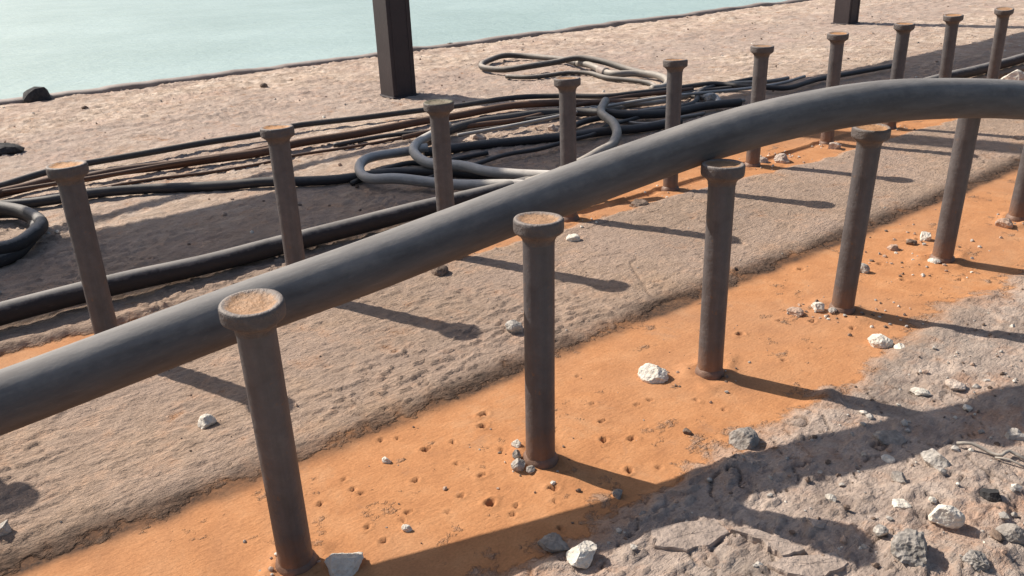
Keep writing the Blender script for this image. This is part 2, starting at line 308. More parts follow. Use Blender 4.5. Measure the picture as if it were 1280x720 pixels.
def mat_steel():
    n = NT('weathered_brown_steel')
    a = n.noise(60, 6, 0.65); b = n.noise(14, 3, 0.5); c_ = n.noise(420, 4, 0.6)
    c = n.ramp(a, [(0.3, (0.074, 0.069, 0.072)), (0.55, (0.102, 0.095, 0.099)), (0.75, (0.137, 0.126, 0.127))])
    c = n.mix(n.math('MULTIPLY', n.ramp(b, [(0.45, (0, 0, 0)), (0.62, (1, 1, 1))]), 0.15), c, (0.14, 0.10, 0.08))
    z = n.t.nodes.new('ShaderNodeSeparateXYZ'); n.link(n.tc.outputs['Object'], z.inputs[0])
    # rust dust splashed up the foot of each stud
    foot = n.ramp(n.math('ADD', n.math('MULTIPLY', z.outputs[2], 1 / U), n.math('MULTIPLY', n.math('SUBTRACT', a, 0.5), 0.25)), [(0.02, (1, 1, 1)), (0.16, (0, 0, 0))])
    c = n.mix(n.math('MULTIPLY', foot, 0.5), c, (0.30, 0.15, 0.075))
    mp = n.t.nodes.new('ShaderNodeMapping'); mp.inputs['Scale'].default_value = (1, 1, 0.06); n.link(n.tc.outputs['Object'], mp.inputs[0])
    st = n.noise(230, 4, 0.6, vec=mp.outputs[0])
    c = n.mix(0.35, c, n.ramp(st, [(0.32, (0.70, 0.68, 0.66)), (0.5, (1, 1, 1)), (0.7, (1.3, 1.25, 1.2))]), 'MULTIPLY')
    oi = n.t.nodes.new('ShaderNodeObjectInfo')
    c = n.mix(1.0, c, n.ramp(oi.outputs['Random'], [(0, (0.85, 0.85, 0.87)), (1, (1.18, 1.12, 1.08))]), 'MULTIPLY')
    chip = n.ramp(n.noise(180, 4, 0.7), [(0.64, (0, 0, 0)), (0.70, (1, 1, 1))])
    c = n.mix(n.math('MULTIPLY', chip, 0.6), c, (0.20, 0.11, 0.065))
    n.col(c); n.rough(n.math('ADD', n.math('MULTIPLY', a, 0.25), 0.45)); n.b.inputs['Metallic'].default_value = 0.1
    n.bump(a, 0.0016, 0.6, n.bump(c_, 0.0006, 0.6)); return n.m

def mat_head(name, patch, rim):
    n = NT(name)
    a = n.noise(120, 6, 0.7); b = n.noise(300, 4, 0.7)
    sx = n.t.nodes.new('ShaderNodeSeparateXYZ'); n.link(n.tc.outputs['Object'], sx.inputs[0])
    r = n.math('SQRT', n.math('ADD', n.math('MULTIPLY', sx.outputs[0], sx.outputs[0]), n.math('MULTIPLY', sx.outputs[1], sx.outputs[1])))
    r = n.math('ADD', n.math('DIVIDE', r, 0.09 * U), n.math('MULTIPLY', n.math('SUBTRACT', a, 0.5), 0.55))
    inside = n.math('SUBTRACT', 1.0, n.ramp(r, [(0.72, (0, 0, 0)), (0.86, (1, 1, 1))]))
    top = n.ramp(n.upz(), [(0.6, (0, 0, 0)), (0.9, (1, 1, 1))])
    base = n.ramp(a, [(0.3, (0.078, 0.066, 0.064)), (0.7, (0.145, 0.118, 0.108))])
    base = n.mix(n.math('MULTIPLY', top, 0.75), base, rim)
    pc = n.ramp(b, [(0.3, tuple(v * 0.55 for v in patch)), (0.6, patch)])
    oi = n.t.nodes.new('ShaderNodeObjectInfo')
    pc = n.mix(n.math('MULTIPLY', oi.outputs['Random'], 0.55), pc, (0.30, 0.22, 0.16))
    c = n.mix(n.math('MULTIPLY', inside, top), base, pc)
    n.col(c); n.rough(0.6); n.bump(a, 0.0025, 0.8, n.bump(b, 0.001, 0.7)); return n.m

def mat_hose(name, dark, dust, amt=0.75, rough=0.5, ds=90, lo=.25):
    n = NT(name)
    a = n.noise(ds, 6, 0.65); b = n.noise(500, 4, 0.6); g = n.noise(12, 3, 0.5)
    z = n.upz()
    # settled dust lies on upward faces
    d = n.ramp(n.math('ADD', z, n.math('MULTIPLY', n.math('SUBTRACT', a, 0.5), 0.7)), [(lo, (0, 0, 0)), (0.95, (1, 1, 1))])
    base = n.mix(n.math('MULTIPLY', g, 0.5), dark, tuple(min(1, v * 1.6) for v in dark))
    c = n.mix(n.math('MULTIPLY', d, amt), base, dust)
    av = n.t.nodes.new('ShaderNodeAttribute'); av.attribute_name = 'run'
    s1 = n.noise(3.2, 6, 0.65, vec=av.outputs['Vector']); s2 = n.noise(16, 4, 0.7, vec=av.outputs['Vector'])
    c = n.mix(0.8, c, n.ramp(s1, [(0.34, (0.72, 0.70, 0.69)), (0.52, (1, 1, 1)), (0.70, (1.35, 1.30, 1.25))]), 'MULTIPLY')
    c = n.mix(n.math('MULTIPLY', n.ramp(s2, [(0.62, (0, 0, 0)), (0.70, (1, 1, 1))]), 0.12), c, dust)
    n.col(c); n.rough(n.math('ADD', n.math('MULTIPLY', a, 0.3), rough - 0.1))
    n.bump(b, 0.0003, 0.4, n.bump(s1, 0.0008, 0.4)); return n.m

def mat_paint(name, c0, c1):
    n = NT(name); a = n.noise(25, 6, 0.6)
    n.col(n.ramp(a, [(0.3, c0), (0.7, c1)])); n.rough(0.6); n.bump(n.noise(200, 4, 0.6), 0.001, 0.5); return n.m

def mat_water():
    n = NT('pale_river_water')
    n.col(n.ramp(n.noise(0.035, 6, 0.65), [(0.35, (0.385, 0.505, 0.475)), (0.65, (0.47, 0.60, 0.57))])); n.rough(0.26)
    n.b.inputs['IOR'].default_value = 1.33
    n.bump(n.noise(1.1, 6, 0.65), 0.25, 0.6, n.bump(n.noise(0.12, 5, 0.6), 0.8, 0.5))
    return n.m

M_GROUND = mat_ground()
M_STEEL = mat_steel()
M_HEAD = mat_head('rusty_stud_head', (0.62, 0.30, 0.11), (0.34, 0.28, 0.24))
M_MOSS = mat_head('mossy_stud_head', (0.20, 0.18, 0.10), (0.17, 0.155, 0.09))
M_HOSE = mat_hose('grey_rubber_hose', (0.085, 0.082, 0.084), (0.36, 0.335, 0.31), 0.62, 0.78)
M_HOSE2 = mat_hose('black_rubber_hose', (0.022, 0.020, 0.021), (0.34, 0.31, 0.28), 0.85, 0.7, lo=.55)
M_BLACK = mat_hose('black_cable', (0.022, 0.020, 0.022), (0.24, 0.21, 0.18), 0.5, 0.5)
M_RCAB = mat_hose('rust_brown_cable', (0.080, 0.034, 0.018), (0.30, 0.20, 0.14), 0.5, 0.6)
M_GREY = mat_hose('dusty_grey_hose', (0.19, 0.18, 0.17), (0.66, 0.61, 0.55), 0.98, 0.75, lo=.0)
M_COIL = mat_hose('weathered_coil_hose', (0.05, 0.045, 0.042), (0.42, 0.37, 0.32), 0.9, 0.7)
M_PALE = mat_hose('dusty_pale_hose', (0.16, 0.145, 0.13), (0.52, 0.46, 0.39), 0.9, 0.6)
M_POST = mat_paint('dark_brown_painted_steel', (0.028, 0.019, 0.022), (0.042, 0.029, 0.032))
M_KERB = mat_paint('grey_edge_steel', (0.20, 0.155, 0.13), (0.38, 0.31, 0.27))
M_FLAKE = mat_rock('crust_plate', (0.30, 0.235, 0.195), (0.48, 0.38, 0.315))
M_SLAB = mat_paint('concrete_slab', (0.2, 0.18, 0.16), (0.3, 0.27, 0.24))
M_WATER = mat_water()
M_WIRE = mat_paint('pale_wire', (0.30, 0.26, 0.22), (0.5, 0.45, 0.38))
ROCKM = {
 'white': mat_rock('pale_limestone', (0.62, 0.55, 0.46), (0.84, 0.78, 0.68)),
 'greywhite': mat_rock('grey_limestone', (0.30, 0.27, 0.24), (0.58, 0.53, 0.47)),
 'grey': mat_rock('grey_stone', (0.20, 0.175, 0.155), (0.42, 0.375, 0.33)),
 'rough': mat_rock('porous_grey_slag', (0.12, 0.11, 0.10), (0.42, 0.38, 0.34)),
 'brown': mat_rock('brown_stone', (0.10, 0.065, 0.045), (0.28, 0.20, 0.15)),
 'pink': mat_rock('pink_brown_stone', (0.34, 0.22, 0.16), (0.62, 0.45, 0.34)),
 'pinkwhite': mat_rock('pale_pink_stone', (0.40, 0.30, 0.24), (0.68, 0.56, 0.47)),
 'black': mat_rock('bitumen', (0.018, 0.018, 0.020), (0.055, 0.052, 0.052)),
}

# ------------------------------------------------------------------ deck surface
def spaced(stops):
    """stops: (position, step) pairs, step blends between them"""
    v = [stops[0][0]]
    while v[-1] < stops[-1][0]:
        for (a, sa), (b, sb) in zip(stops, stops[1:]):
            if a <= v[-1] < b:
                v.append(v[-1] + sa + (sb - sa) * (v[-1] - a) / (b - a)); break
        else: break
    return np.array(v)
XS = spaced([(-3, .08), (-.4, .02), (0, .0105), (3.4, .0105), (8, .026), (20, .09), (60, .6)])
YS = spaced([(-4, .2), (.3, .03), (.7, .0105), (4.3, .0105), (8, .026), (13.0, .04)])
YS[-1] = 13.0

def edges(x, y):
    lo = 1.80 + 0.10 * fbm(x, y * 0 + 3, 1.3, 3) + 0.07 * fbm(x, y, 6, 3)
    lo = lo + 0.20 * ss(3.2, 3.9, x) * (0.55 + 0.45 * fbm(x, y, 2.2, 3))
    hi = 2.90 + 0.035 * fbm(x, y * 0 + 9, 1.1, 3) + 0.02 * fbm(x, y, 9, 3)
    bl = 4.30 - .16 * ss(5.2, 6.5, x) + 0.05 * fbm(x, y * 0 + 21, 2.0, 3) + 0.04 * fbm(x, y, 8, 3)
    bh = 4.76 + .22 * ss(5.2, 6.5, x) + 0.04 * fbm(x, y * 0 + 31, 1.5, 3) + 0.03 * fbm(x, y, 8, 3)
    return lo, hi, bl, bh

def ground_z(x, y, full=False):
    lo, hi, bl, bh = edges(x, y)
    ra = ss(lo - .16, lo + .16, y) * (1 - ss(hi - .09, hi + .13, y))
    rb = ss(bl - .07, bl + .05, y) * (1 - ss(bh - .03, bh + .03, y))
    rust = np.maximum(ra, rb)
    # heights of the four areas
    near = 1 - ss(lo - .10, lo + .05, y)            # crust on the near side
    mid = ss(hi - .05, hi + .15, y) * (1 - ss(bl - .06, bl + .02, y))
    far = ss(bh - .02, bh + .06, y)
    z = near * 0.012 + mid * 0.018 + far * 0.035
    cr = np.clip(near + mid + far, 0, 1)
    calm = 1 - .72 * ss(2.2, 4.6, x) * (1 - far)
    patch = calm * (.35 + .65 * ss(-.3, .2, fbm(x + 3, y, 1.3, 3)))
    rel = 0.007 * fbm(x, y, 2.2, 3) + 0.0050 * fbm(x * .5, y, 26, 4, .65) * patch
    flakes = np.clip(np.clip(fbm(x * .5, y, 30, 2) - 0.16, 0, 1) * 0.14, 0, .012) * patch
    z = z + cr * (rel + flakes) + (1 - cr) * 0.003 * fbm(x, y, 5, 3)
    # the near crust has spalled: flat plates with broken steps between them
    pl = fbm(x + 9, y - 3, 2.6, 4, .5)
    z = z + near * (0.012 * ss(.02, .09, pl) + 0.010 * ss(.22, .29, pl) + .003 * fbm(x, y, 12, 3)) - near * .004 * fbm(x, y, 2.2, 3)
    lumps = ss(7.5, 10.5, y)
    z = z + lumps * 0.05 * np.clip(fbm(x * .45 + 31, y, 4.5, 4, .6) - .22, 0, .2)
    z = z + lumps * (0.020 * fbm(x, y, 1.8, 4, .55) + 0.012 * ss(.05, .15, fbm(x * .5, y, 3, 5, .65)) + .007 * fbm(x, y, 14, 3))
    z = z + far * 0.010 * fbm(x, y, 9, 3)
    # welded plate edge along the rear stud row
    e = 4.50 + 0.012 * fbm(x, y * 0, 2, 2)
    z = z + rb * (0.022 * np.exp(-((y - e) / .012) ** 2) - 0.012 * np.exp(-((y - e + .045) / .016) ** 2))
    # crack lines
    ck = np.abs(fbm(x + 4, y + 2, 2.4, 3)); cm = np.abs(fbm(x - 7, y + 5, 1.1, 3))
    crack = near * np.exp(-(ck / .007) ** 2) * ss(-.05, .15, fbm(x + 2, y, 1.3, 2)) + .6 * (mid + far) * np.exp(-(cm / .004) ** 2) * ss(.0, .2, fbm(x - 2, y, .9, 2))
    z = z - 0.014 * crack
    return (z, rust, lumps, far, hi, crack, near) if full else z

XX, YY = np.meshgrid(XS, YS)
Z, RUST, LUMPS, FAR, HI, CRACK, NEAR = ground_z(XX, YY, True)
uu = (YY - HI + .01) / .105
dark = 1.5 * np.exp(-np.where(uu < 0, uu * 1.9, uu) ** 2) * (0.78 + 0.7 * fbm(XX, YY, 2.5, 4)) + 0.7 * CRACK  # dirt along the rust edge with the step's shade painted in, and cracks
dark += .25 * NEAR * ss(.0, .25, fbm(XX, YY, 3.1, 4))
def stamp(px, py, r, fn, dfn=None):
    i0, i1 = np.searchsorted(XS, [px - 3 * r, px + 3 * r]); j0, j1 = np.searchsorted(YS, [py - 3 * r, py + 3 * r])
    sx = XX[j0:j1, i0:i1] - px; sy = YY[j0:j1, i0:i1] - py
    if sx.size == 0: return
    an = np.arctan2(sy, sx); p1 = px * 91.7; p2 = py * 57.3
    q = np.sqrt(sx * sx * (1 + .35 * math.sin(p1)) + sy * sy * (1 + .35 * math.cos(p2))) / r * (1 + .16 * np.sin(2 * an + p1) + .14 * np.sin(3 * an + p2) + .08 * np.sin(7 * an + p1))
    Z[j0:j1, i0:i1] += fn(q)
    if dfn: dark[j0:j1, i0:i1] += dfn(q)
for (px, py, r) in PITS:
    r = max(r * 1.0, .012)
    stamp(px, py, r, lambda q: -1.1 * r * np.exp(-(q / .8) ** 4) + 0.35 * r * np.exp(-((q - 1.35) / .4) ** 2), lambda q: 0.55 * np.exp(-(q / .8) ** 4))
for k in range(900):                                   # small hollows and crumbs frozen in the crust
    px = rng.uniform(0, 9); py = rng.choice([rng.uniform(2.95, 4.3), rng.uniform(.7, 1.8), rng.uniform(4.9, 8)])
    r = rng.uniform(.007, .017); s_ = rng.choice([-1, 1], p=[.65, .35])
    stamp(px, py, r, lambda q: s_ * .7 * r * np.exp(-q ** 2))
for (bx, by, tx, ty) in STUD_A + STUD_B:               # ring of crud round each weld
    stamp(bx, by, .10, lambda q: .012 * np.exp(-((q - 1.0) / .35) ** 2))
# the raised seam where rust meets crust near the grey stone
nx, ny = len(XS), len(YS)
co = np.stack([XX * U, YY * U, Z * U], -1).reshape(-1, 3)
idx = np.arange(nx * ny).reshape(ny, nx)
q = np.stack([idx[:-1, :-1], idx[:-1, 1:], idx[1:, 1:], idx[1:, :-1]], -1).reshape(-1, 4)
me = bpy.data.meshes.new('bridge_deck')
me.vertices.add(len(co)); me.vertices.foreach_set('co', co.ravel())
me.loops.add(q.size); me.loops.foreach_set('vertex_index', q.ravel().astype(np.int32))
me.polygons.add(len(q)); me.polygons.foreach_set('loop_start', np.arange(0, q.size, 4, dtype=np.int32))
me.polygons.foreach_set('use_smooth', np.ones(len(q), dtype=bool))
ca = me.color_attributes.new('zones', 'FLOAT_COLOR', 'POINT')
farc = np.clip(ss(4.7, 8.5, YY) * .9 + .22 * ss(6, 16, XX), 0, 1)
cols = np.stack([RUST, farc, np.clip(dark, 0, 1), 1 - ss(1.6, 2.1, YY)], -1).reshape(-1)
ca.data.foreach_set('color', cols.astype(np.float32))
me.materials.append(M_GROUND)
me.update(calc_edges=True); me.validate()
tag(obj('bridge_deck', me), 'rough crusted bridge deck with an orange rust strip along the front studs', kind='structure')
_zc = Z
def gz(x, y):
    i = min(max(int(np.searchsorted(XS, x)), 0), nx - 1); j = min(max(int(np.searchsorted(YS, y)), 0), ny - 1)
    return float(_zc[j, i])

def box_data(x0, x1, y0, y1, z0, z1):
    vs = [P(x, y, z) for z in (z0, z1) for y in (y0, y1) for x in (x0, x1)]
    return vs, [(0, 2, 3, 1), (4, 5, 7, 6), (0, 1, 5, 4), (2, 6, 7, 3), (0, 4, 6, 2), (1, 3, 7, 5)]
vs, fs = box_data(-3, 60, -4, 12.98, -3, -.2)
tag(obj('deck_slab', mesh('deck_slab', vs, fs, M_SLAB, False)), 'concrete slab under the crusted deck', kind='structure')

# uneven steel lip along the far edge
vs = []; fs = []
n = 420
for i in range(n + 1):
    x = -3 + 63 * (i / n) ** 1.35
    a = np.array([x]); dz = float(0.035 * fbm(a, a * 0 + 2, 1.5, 4)[0]); dy = float(.04 * fbm(a, a * 0 + 8, .6, 3)[0])
    prof = [(12.93, -.25), (12.93, .055), (12.955, .085), (13.13, .095), (13.16, .07), (13.16, -.9)]
    for (py, pz) in prof: vs.append(P(x, py + dy, pz + (dz if pz > 0 else 0)))
    if i:
        for k in range(5):
            b = i * 6 + k; fs.append((b - 6, b, b + 1, b - 5))
tag(obj('deck_edge', mesh('deck_edge', vs, fs, M_KERB)), 'grey raised lip along the far edge of the deck', kind='structure')

# river
Rw = 4000.0
zw = -12.0
tag(obj('river_water', mesh('river_water', [(-Rw, -Rw, zw), (Rw, -Rw, zw), (Rw, Rw, zw), (-Rw, Rw, zw)], [(0, 1, 2, 3)], M_WATER, False)), 'pale blue river water beyond and below the deck', kind='structure')

# ------------------------------------------------------------------ studs
def lathe(name, prof, mat, seg=28, wob=0.0, seed=0, cap=True):
    r_ = random.Random(seed); ph = [r_.uniform(0, 6.28) for _ in range(4)]
    vs = []; fs = []
    for k, (r, z) in enumerate(prof):
        for i in range(seg):
            a = 2 * math.pi * i / seg
            q = 1 + wob * (math.sin(2 * a + ph[0]) * .6 + math.sin(3 * a + ph[1] + z) * .4 + math.sin(7 * a + ph[2]) * .3)
            zz = z + (wob * 0.35 * r * math.sin(2 * a + ph[3]) if z > .8 else 0)
            vs.append(Vector((r * q * math.cos(a) * U, r * q * math.sin(a) * U, zz * U)))
        if k:
            for i in range(seg):
                j = (i + 1) % seg; b = k * seg; fs.append((b - seg + i, b - seg + j, b + j, b + i))
    if cap: fs.append(tuple((len(prof) - 1) * seg + i for i in range(seg)))
    return mesh(name, vs, fs, mat)

SHAFT = [(.0600, -.06), (.0590, .0), (.0578, .06), (.0572, .3), (.0575, .6), (.0578, .93)]
HEAD = [(.0584, .908), (.0600, .922), (.068, .935), (.081, .944), (.0895, .951), (.0912, .960), (.0914, .988), (.0900, .995), (.086, .999), (.078, 1.0), (.068, .994), (.050, .990), (.030, .992), (.006, .993)]
COLLAR = [(.072, -.06), (.070, .010), (.067, .020), (.062, .028), (.0585, .034), (.056, .036)]
def ground_of(x, y): return gz(x, y)
def make_stud(bx, by, tx, ty, label, grp, seed, moss=False):
    z0 = 0.0
    r_ = random.Random(seed)
    t = empty('stud', P(bx, by, z0)); tag(t, label, 'stud', grp)
    d = Vector((tx - bx, ty - by, 1.0))
    rot = Vector((0, 0, 1)).rotation_difference(d.normalized())
    t.rotation_mode = 'QUATERNION'; t.rotation_quaternion = rot
    obj('shaft', lathe('shaft', SHAFT, M_STEEL, 28, .010, seed, False), t)
    obj('head', lathe('head', [(r, z) for r, z in HEAD], M_MOSS if moss else M_HEAD, 36, .022, seed + 5), t)
    obj('weld_collar', lathe('weld_collar', COLLAR, M_STEEL, 24, .05, seed + 9, False), t)
    return t
LA = ['nearest steel stud with an orange rusted top, standing in front of the big hose',
      'second front stud, upright at the picture centre with stones at its foot',
      'third front stud with its pale head rim against the underside of the big hose',
      'fourth front stud, its flared head pressed up under the big hose',
      'fifth front stud, its top hidden by the big grey hose near the right',
      'rightmost front stud standing in the rust at the right edge']
for i, a in enumerate(STUD_A): make_stud(*a, LA[i], 'front row of headed studs in the rust strip', 20 + i)
LB = ['rear row stud just off the left edge that throws the round shadow at lower left',
      'leftmost rear stud leaning left in front of the bundled cables',
      'rear stud with an orange speck on its head, second from the left',
      'rear stud with a mossy greenish head beside the grey hose loop',
      'rear stud between the mossy-headed one and the bent grey hose end',
      'rear stud just right of the bent grey hose end',
      'rear stud standing where the thin black cable passes, pale rubble at its foot',
      'rear stud below the distant dark post, head small and far',
      'rear stud third from the right end of the rear row',
      'rear stud second from the right end of the rear row',
      'rearmost stud at the top right corner of the picture',
      'rear row stud beyond the right edge of the picture']
for i, a in enumerate(STUD_B): make_stud(*a, LB[i], 'rear row of headed studs behind the big hose', 50 + i, moss=(i == 3))

# ------------------------------------------------------------------ hoses and cables
def spline(pts, step):
    pts = [Vector(p) for p in pts]; out = []
    ext = [pts[0] * 2 - pts[1]] + pts + [pts[-1] * 2 - pts[-2]]
    for i in range(1, len(ext) - 2):
        p0, p1, p2, p3 = ext[i - 1:i + 3]
        n = max(2, int((p2 - p1).length / step))
        for k in range(n):
            t = k / n
            out.append(0.5 * ((2 * p1) + (p2 - p0) * t + (2 * p0 - 5 * p1 + 4 * p2 - p3) * t * t + (3 * p1 - p0 - 3 * p2 + p3) * t ** 3))
    out.append(pts[-1]); return out
def smooth_path(L, n):
    L = [Vector(p) for p in L]
    for _ in range(n):
        L = [L[0]] + [(L[i - 1] + L[i] * 2 + L[i + 1]) / 4 for i in range(1, len(L) - 1)] + [L[-1]]
    return L
def tube(name, pts, r, mat, seg=16, step=.05, wob=0.0, sm=3, seed=0, parent=None):
    L = smooth_path(spline(pts, step), sm)
    r_ = random.Random(seed); ph = [r_.uniform(0, 9) for _ in range(4)]
    vs = []; fs = []; up_ = Vector((0, 0, 1)); s_ = 0
    for i, p in enumerate(L):
        t = (L[min(i + 1, len(L) - 1)] - L[max(i - 1, 0)]).normalized()
        side = t.cross(up_).normalized(); u = side.cross(t)
        if i: s_ += (L[i] - L[i - 1]).length
        rr = r * (1 + wob * (math.sin(s_ * 3 + ph[0]) + .6 * math.sin(s_ * 7.3 + ph[1])))
        for k in range(seg):
            a = 2 * math.pi * k / seg
            v = p + side * math.cos(a) * rr + u * math.sin(a) * rr
            vs.append(P(*v))
        if i:
            b = i * seg
            for k in range(seg):
                j = (k + 1) % seg; fs.append((b - seg + k, b + k, b + j, b - seg + j))
    fs.append(tuple(range(seg))); fs.append(tuple(reversed(range(len(vs) - seg, len(vs)))))
    me = mesh(name, vs, fs, mat)
    run = [0.0]
    for a_, b_ in zip(L, L[1:]): run.append(run[-1] + (b_ - a_).length)
    at = me.attributes.new('run', 'FLOAT_VECTOR', 'POINT')
    d_ = []
    for i in range(len(L)):
        for k in range(seg):
            a = 2 * math.pi * k / seg; d_ += [run[i], math.cos(a) * r * 6, math.sin(a) * r * 6]
    at.data.foreach_set('vector', d_)
    return obj(name, me, parent)
def lay(T, r, lift=0.0, bumps=None, wav=0.012, seed=0):
    """rest a traced path on the deck"""
    r_ = random.Random(seed); ph = r_.uniform(0, 9)
    out = []
    for k, (x, y) in enumerate(T):
        z = gz(x, y) + r + lift + wav * (1 + math.sin(k * 1.3 + ph)) * .5
        if bumps: z += bumps.get(k, 0)
        out.append((x, y, z))
    return out

h = tube('hose', MAIN_HOSE, .099, M_HOSE, 40, .04, .006, 8, 1)
tag(h, 'thick grey rubber hose arching over the front studs across the whole picture', 'hose')
T_second = [(x, 5.05 + .02 * math.sin(x * 1.1)) for x in np.arange(-1.5, 14.1, .5)]
h = tube('hose', lay(T_second, .062, .012, None, .02, 3), .062, M_HOSE2, 24, .05, .01, 5, 2)
tag(h, 'straight black hose lying behind the rear studs just beyond the big hose', 'hose')

def cable(T, r, mat, label, cat='cable', lift=0, bumps=None, seed=0, group=None, wav=.012, sm=3):
    o = tube('cable' if cat == 'cable' else 'hose', lay(T, r, lift, bumps, wav, seed), r, mat, 14, .05, .01, sm, seed)
    return tag(o, label, cat, group)
G1 = 'cables running along the deck behind the studs'
cable(T_C1, .030, M_BLACK, 'thin black cable lying farthest back of the bundle nearest the water', seed=1, group=G1, lift=.03)
cable(T_C2, .040, M_RCAB, 'rusty brown cable next to the farthest black one', seed=2, group=G1, lift=.01)
cable(T_C3, .014, M_RCAB, 'very thin brown wire running just below the rusty brown cable', seed=3, group=G1, wav=.004)
cable(T_C4, .040, M_BLACK, 'black cable nearest the studs, ending under the grey hose loop', seed=4, group=G1)
cable(T_C5, .045, M_BLACK, 'black cable right of the mossy-headed stud, under the bent grey hose end', seed=5, group=G1, lift=.02)
cable(T_C6, .042, M_BLACK, 'black cable along the edge of the broad shade right of the mossy-headed stud', seed=6, group=G1)
cable(T_C7, .022, M_BLACK, 'thin dark cable squeezed between two thicker ones right of the mossy-headed stud', seed=7, group=G1)
cable(T_loop, .042, M_GREY, 'grey hose turned back in a tight loop left of the mossy-headed stud', 'hose', lift=.04, seed=8)
cable(T_loop2, .042, M_GREY, 'grey hose curling behind the mossy-headed stud and running to the big hose', 'hose', lift=.09, seed=9)
cable(T_loop3, .022, M_BLACK, 'thin black cable inside the grey hose loop', seed=10)
cable(T_S, .044, M_PALE, 'pale hose end bent in an S right of the fourth rear stud', 'hose', lift=.09, seed=11, bumps={0: .02})
t = empty('coiled_hose', P(8.0, 10.0, 0)); tag(t, 'pale hose thrown in a flat open loop near the dark post', 'hose')
off = Vector((-8.0, -10.0, 0))
def sub(T, r, mat, lift, seed, bumps=None):
    pts = [tuple(Vector(p) + off) for p in lay(T, r, lift, bumps, .012, seed)]
    return tube('hose_strand', pts, r, mat, 14, .05, .01, 2, seed, t)
sub(T_coil, .042, M_COIL, .02, 12, {9: .04, 10: .07, 11: .09, 12: .06})
sub(T_coilb, .044, M_PALE, .02, 13)
sub(T_coilc, .030, M_COIL, .0, 14)
cable(T_st1, .022, M_PALE, 'thin pale hose strand left of the sixth rear stud, uppermost of three', seed=15)
cable(T_st2, .022, M_PALE, 'thin pale hose strand left of the sixth rear stud, middle of three', seed=16)
cable(T_st3, .018, M_PALE, 'thin pale hose strand left of the sixth rear stud, lowest of three', seed=17)
cable(T_st4, .036, M_GREY, 'short curled grey hose end by the sixth rear stud', 'hose', seed=18)
G2 = 'thin cables tangled in the shade between the studs and the water'
def rand_cable(k, x0, x1, y0, y1, r, mat, label, amp=.18):
    r_ = random.Random(400 + k); n_ = 9; ph = r_.uniform(0, 6)
    T = [(x0 + (x1 - x0) * i / n_, y0 + (y1 - y0) * i / n_ + amp * math.sin(i * .8 + ph) * math.sin(math.pi * i / n_) + r_.uniform(-.04, .04)) for i in range(n_ + 1)]
    cable(T, r, mat, label, seed=400 + k, group=G2, lift=.01 + .02 * (k % 3))
rand_cable(0, 3.6, 8.6, 7.55, 6.6, .022, M_BLACK, 'thin black cable weaving under the mossy-headed stud bundle')
rand_cable(1, 4.2, 8.0, 7.25, 6.9, .026, M_RCAB, 'rust brown cable weaving between the fourth and fifth rear studs')
rand_cable(2, 4.6, 9.5, 6.9, 6.35, .018, M_GREY, 'thin grey cable trailing towards the sixth rear stud')
rand_cable(3, 5.6, 9.0, 6.4, 6.75, .030, M_BLACK, 'black cable crossing the pale strands beside the fifth rear stud', .3)
rand_cable(4, 3.4, 6.6, 5.75, 6.25, .020, M_BLACK, 'thin black cable in the shade just beyond the third rear stud', .12)
rand_cable(5, -1.0, 3.6, 8.0, 7.75, .018, M_RCAB, 'brown wire lying just under the black cable at the far left', .08)
rand_cable(6, 6.2, 9.4, 7.1, 6.5, .024, M_PALE, 'pale thin hose weaving behind the fifth rear stud', .25)
pts = spline([tuple(Vector(p) + off) for p in lay(T_coilb, .044, .02, None, .012, 13)], .05)
cp = tube('coupling', [tuple(p) for p in pts[len(pts) // 4:len(pts) // 4 + 5]], .062, M_KERB, 14, .03, .0, 0, 3, t)
# coil at the left edge, mostly outside the picture
ring = []
for k in range(46):
    a = -2.2 + k * 2 * math.pi / 23
    rr = .75 + .03 * math.sin(k * .7) - .03 * (k / 46)
    x, y = .13 + rr * math.cos(a), 6.80 + rr * math.sin(a)
    ring.append((x, y, gz(x, y) + .05 + .085 * k / 46 + .01 * math.sin(k)))
tag(tube('hose', ring, .047, M_HOSE2, 18, .05, .01, 2, 19), 'coiled black hose curling in from the left edge', 'hose')

def wire(T, r, label, seed):
    o = tube('wire', [(x, y, gz(x, y) + r + .012 + .008 * math.sin(k * 2.1)) for k, (x, y) in enumerate(T)], r, M_WIRE, 8, .04, .05, 0, seed)
    return tag(o, label, 'wire')
wire(T_twig, .0065, 'thin pale bent wire lying across the hose shadow at the right', 31)
wire(T_twig2, .004, 'finer wire beside the bent one at the right edge', 32)

# ------------------------------------------------------------------ railing posts and rail
def post(x, label):
    t = empty('railing_post', P(x, 9.56, 0)); tag(t, label, 'post', 'steel railing posts along the deck')
    def bx(name, x0, x1, y0, y1, z0, z1, m_=M_POST):
        vs, fs = box_data(x0, x1, y0, y1, z0, z1)
        o = obj(name, mesh(name, vs, fs, m_, False), t)
        b = o.modifiers.new('bevel', 'BEVEL'); b.width = .006 * U * 1.5; b.segments = 2
        return o
    bx('tube', -.165, .165, -.165, .165, -.1, 7.6)
    for a in (-.11, .11):                      # rolled seams standing proud of the face
        bx('seam', a - .008, a + .008, -.171, -.1655, .0, 7.55)
    bx('base_plate', -.20, .20, -.19, .19, -.1, .056)
    return t
post(5.54, 'dark brown steel post at the top, left of centre, cut off by the frame')
post(15.41, 'far dark brown post cut off by the top edge right of centre')
post(-4.33, 'dark brown post outside the left edge of the view')
t = empty('guard_rail', P(5, 9.75, 0)); tag(t, 'broad steel guard rail between the brown posts, throwing the wide band of shade', 'guard rail')
vs, fs = box_data(-15, 25, -.02, .04, 2.98, 4.2); obj('rail_board', mesh('rail_board', vs, fs, M_POST, False), t)
vs, fs = box_data(-15, 25, -.06, -.022, 2.9, 2.98); obj('rail_lip', mesh('rail_lip', vs, fs, M_POST, False), t)
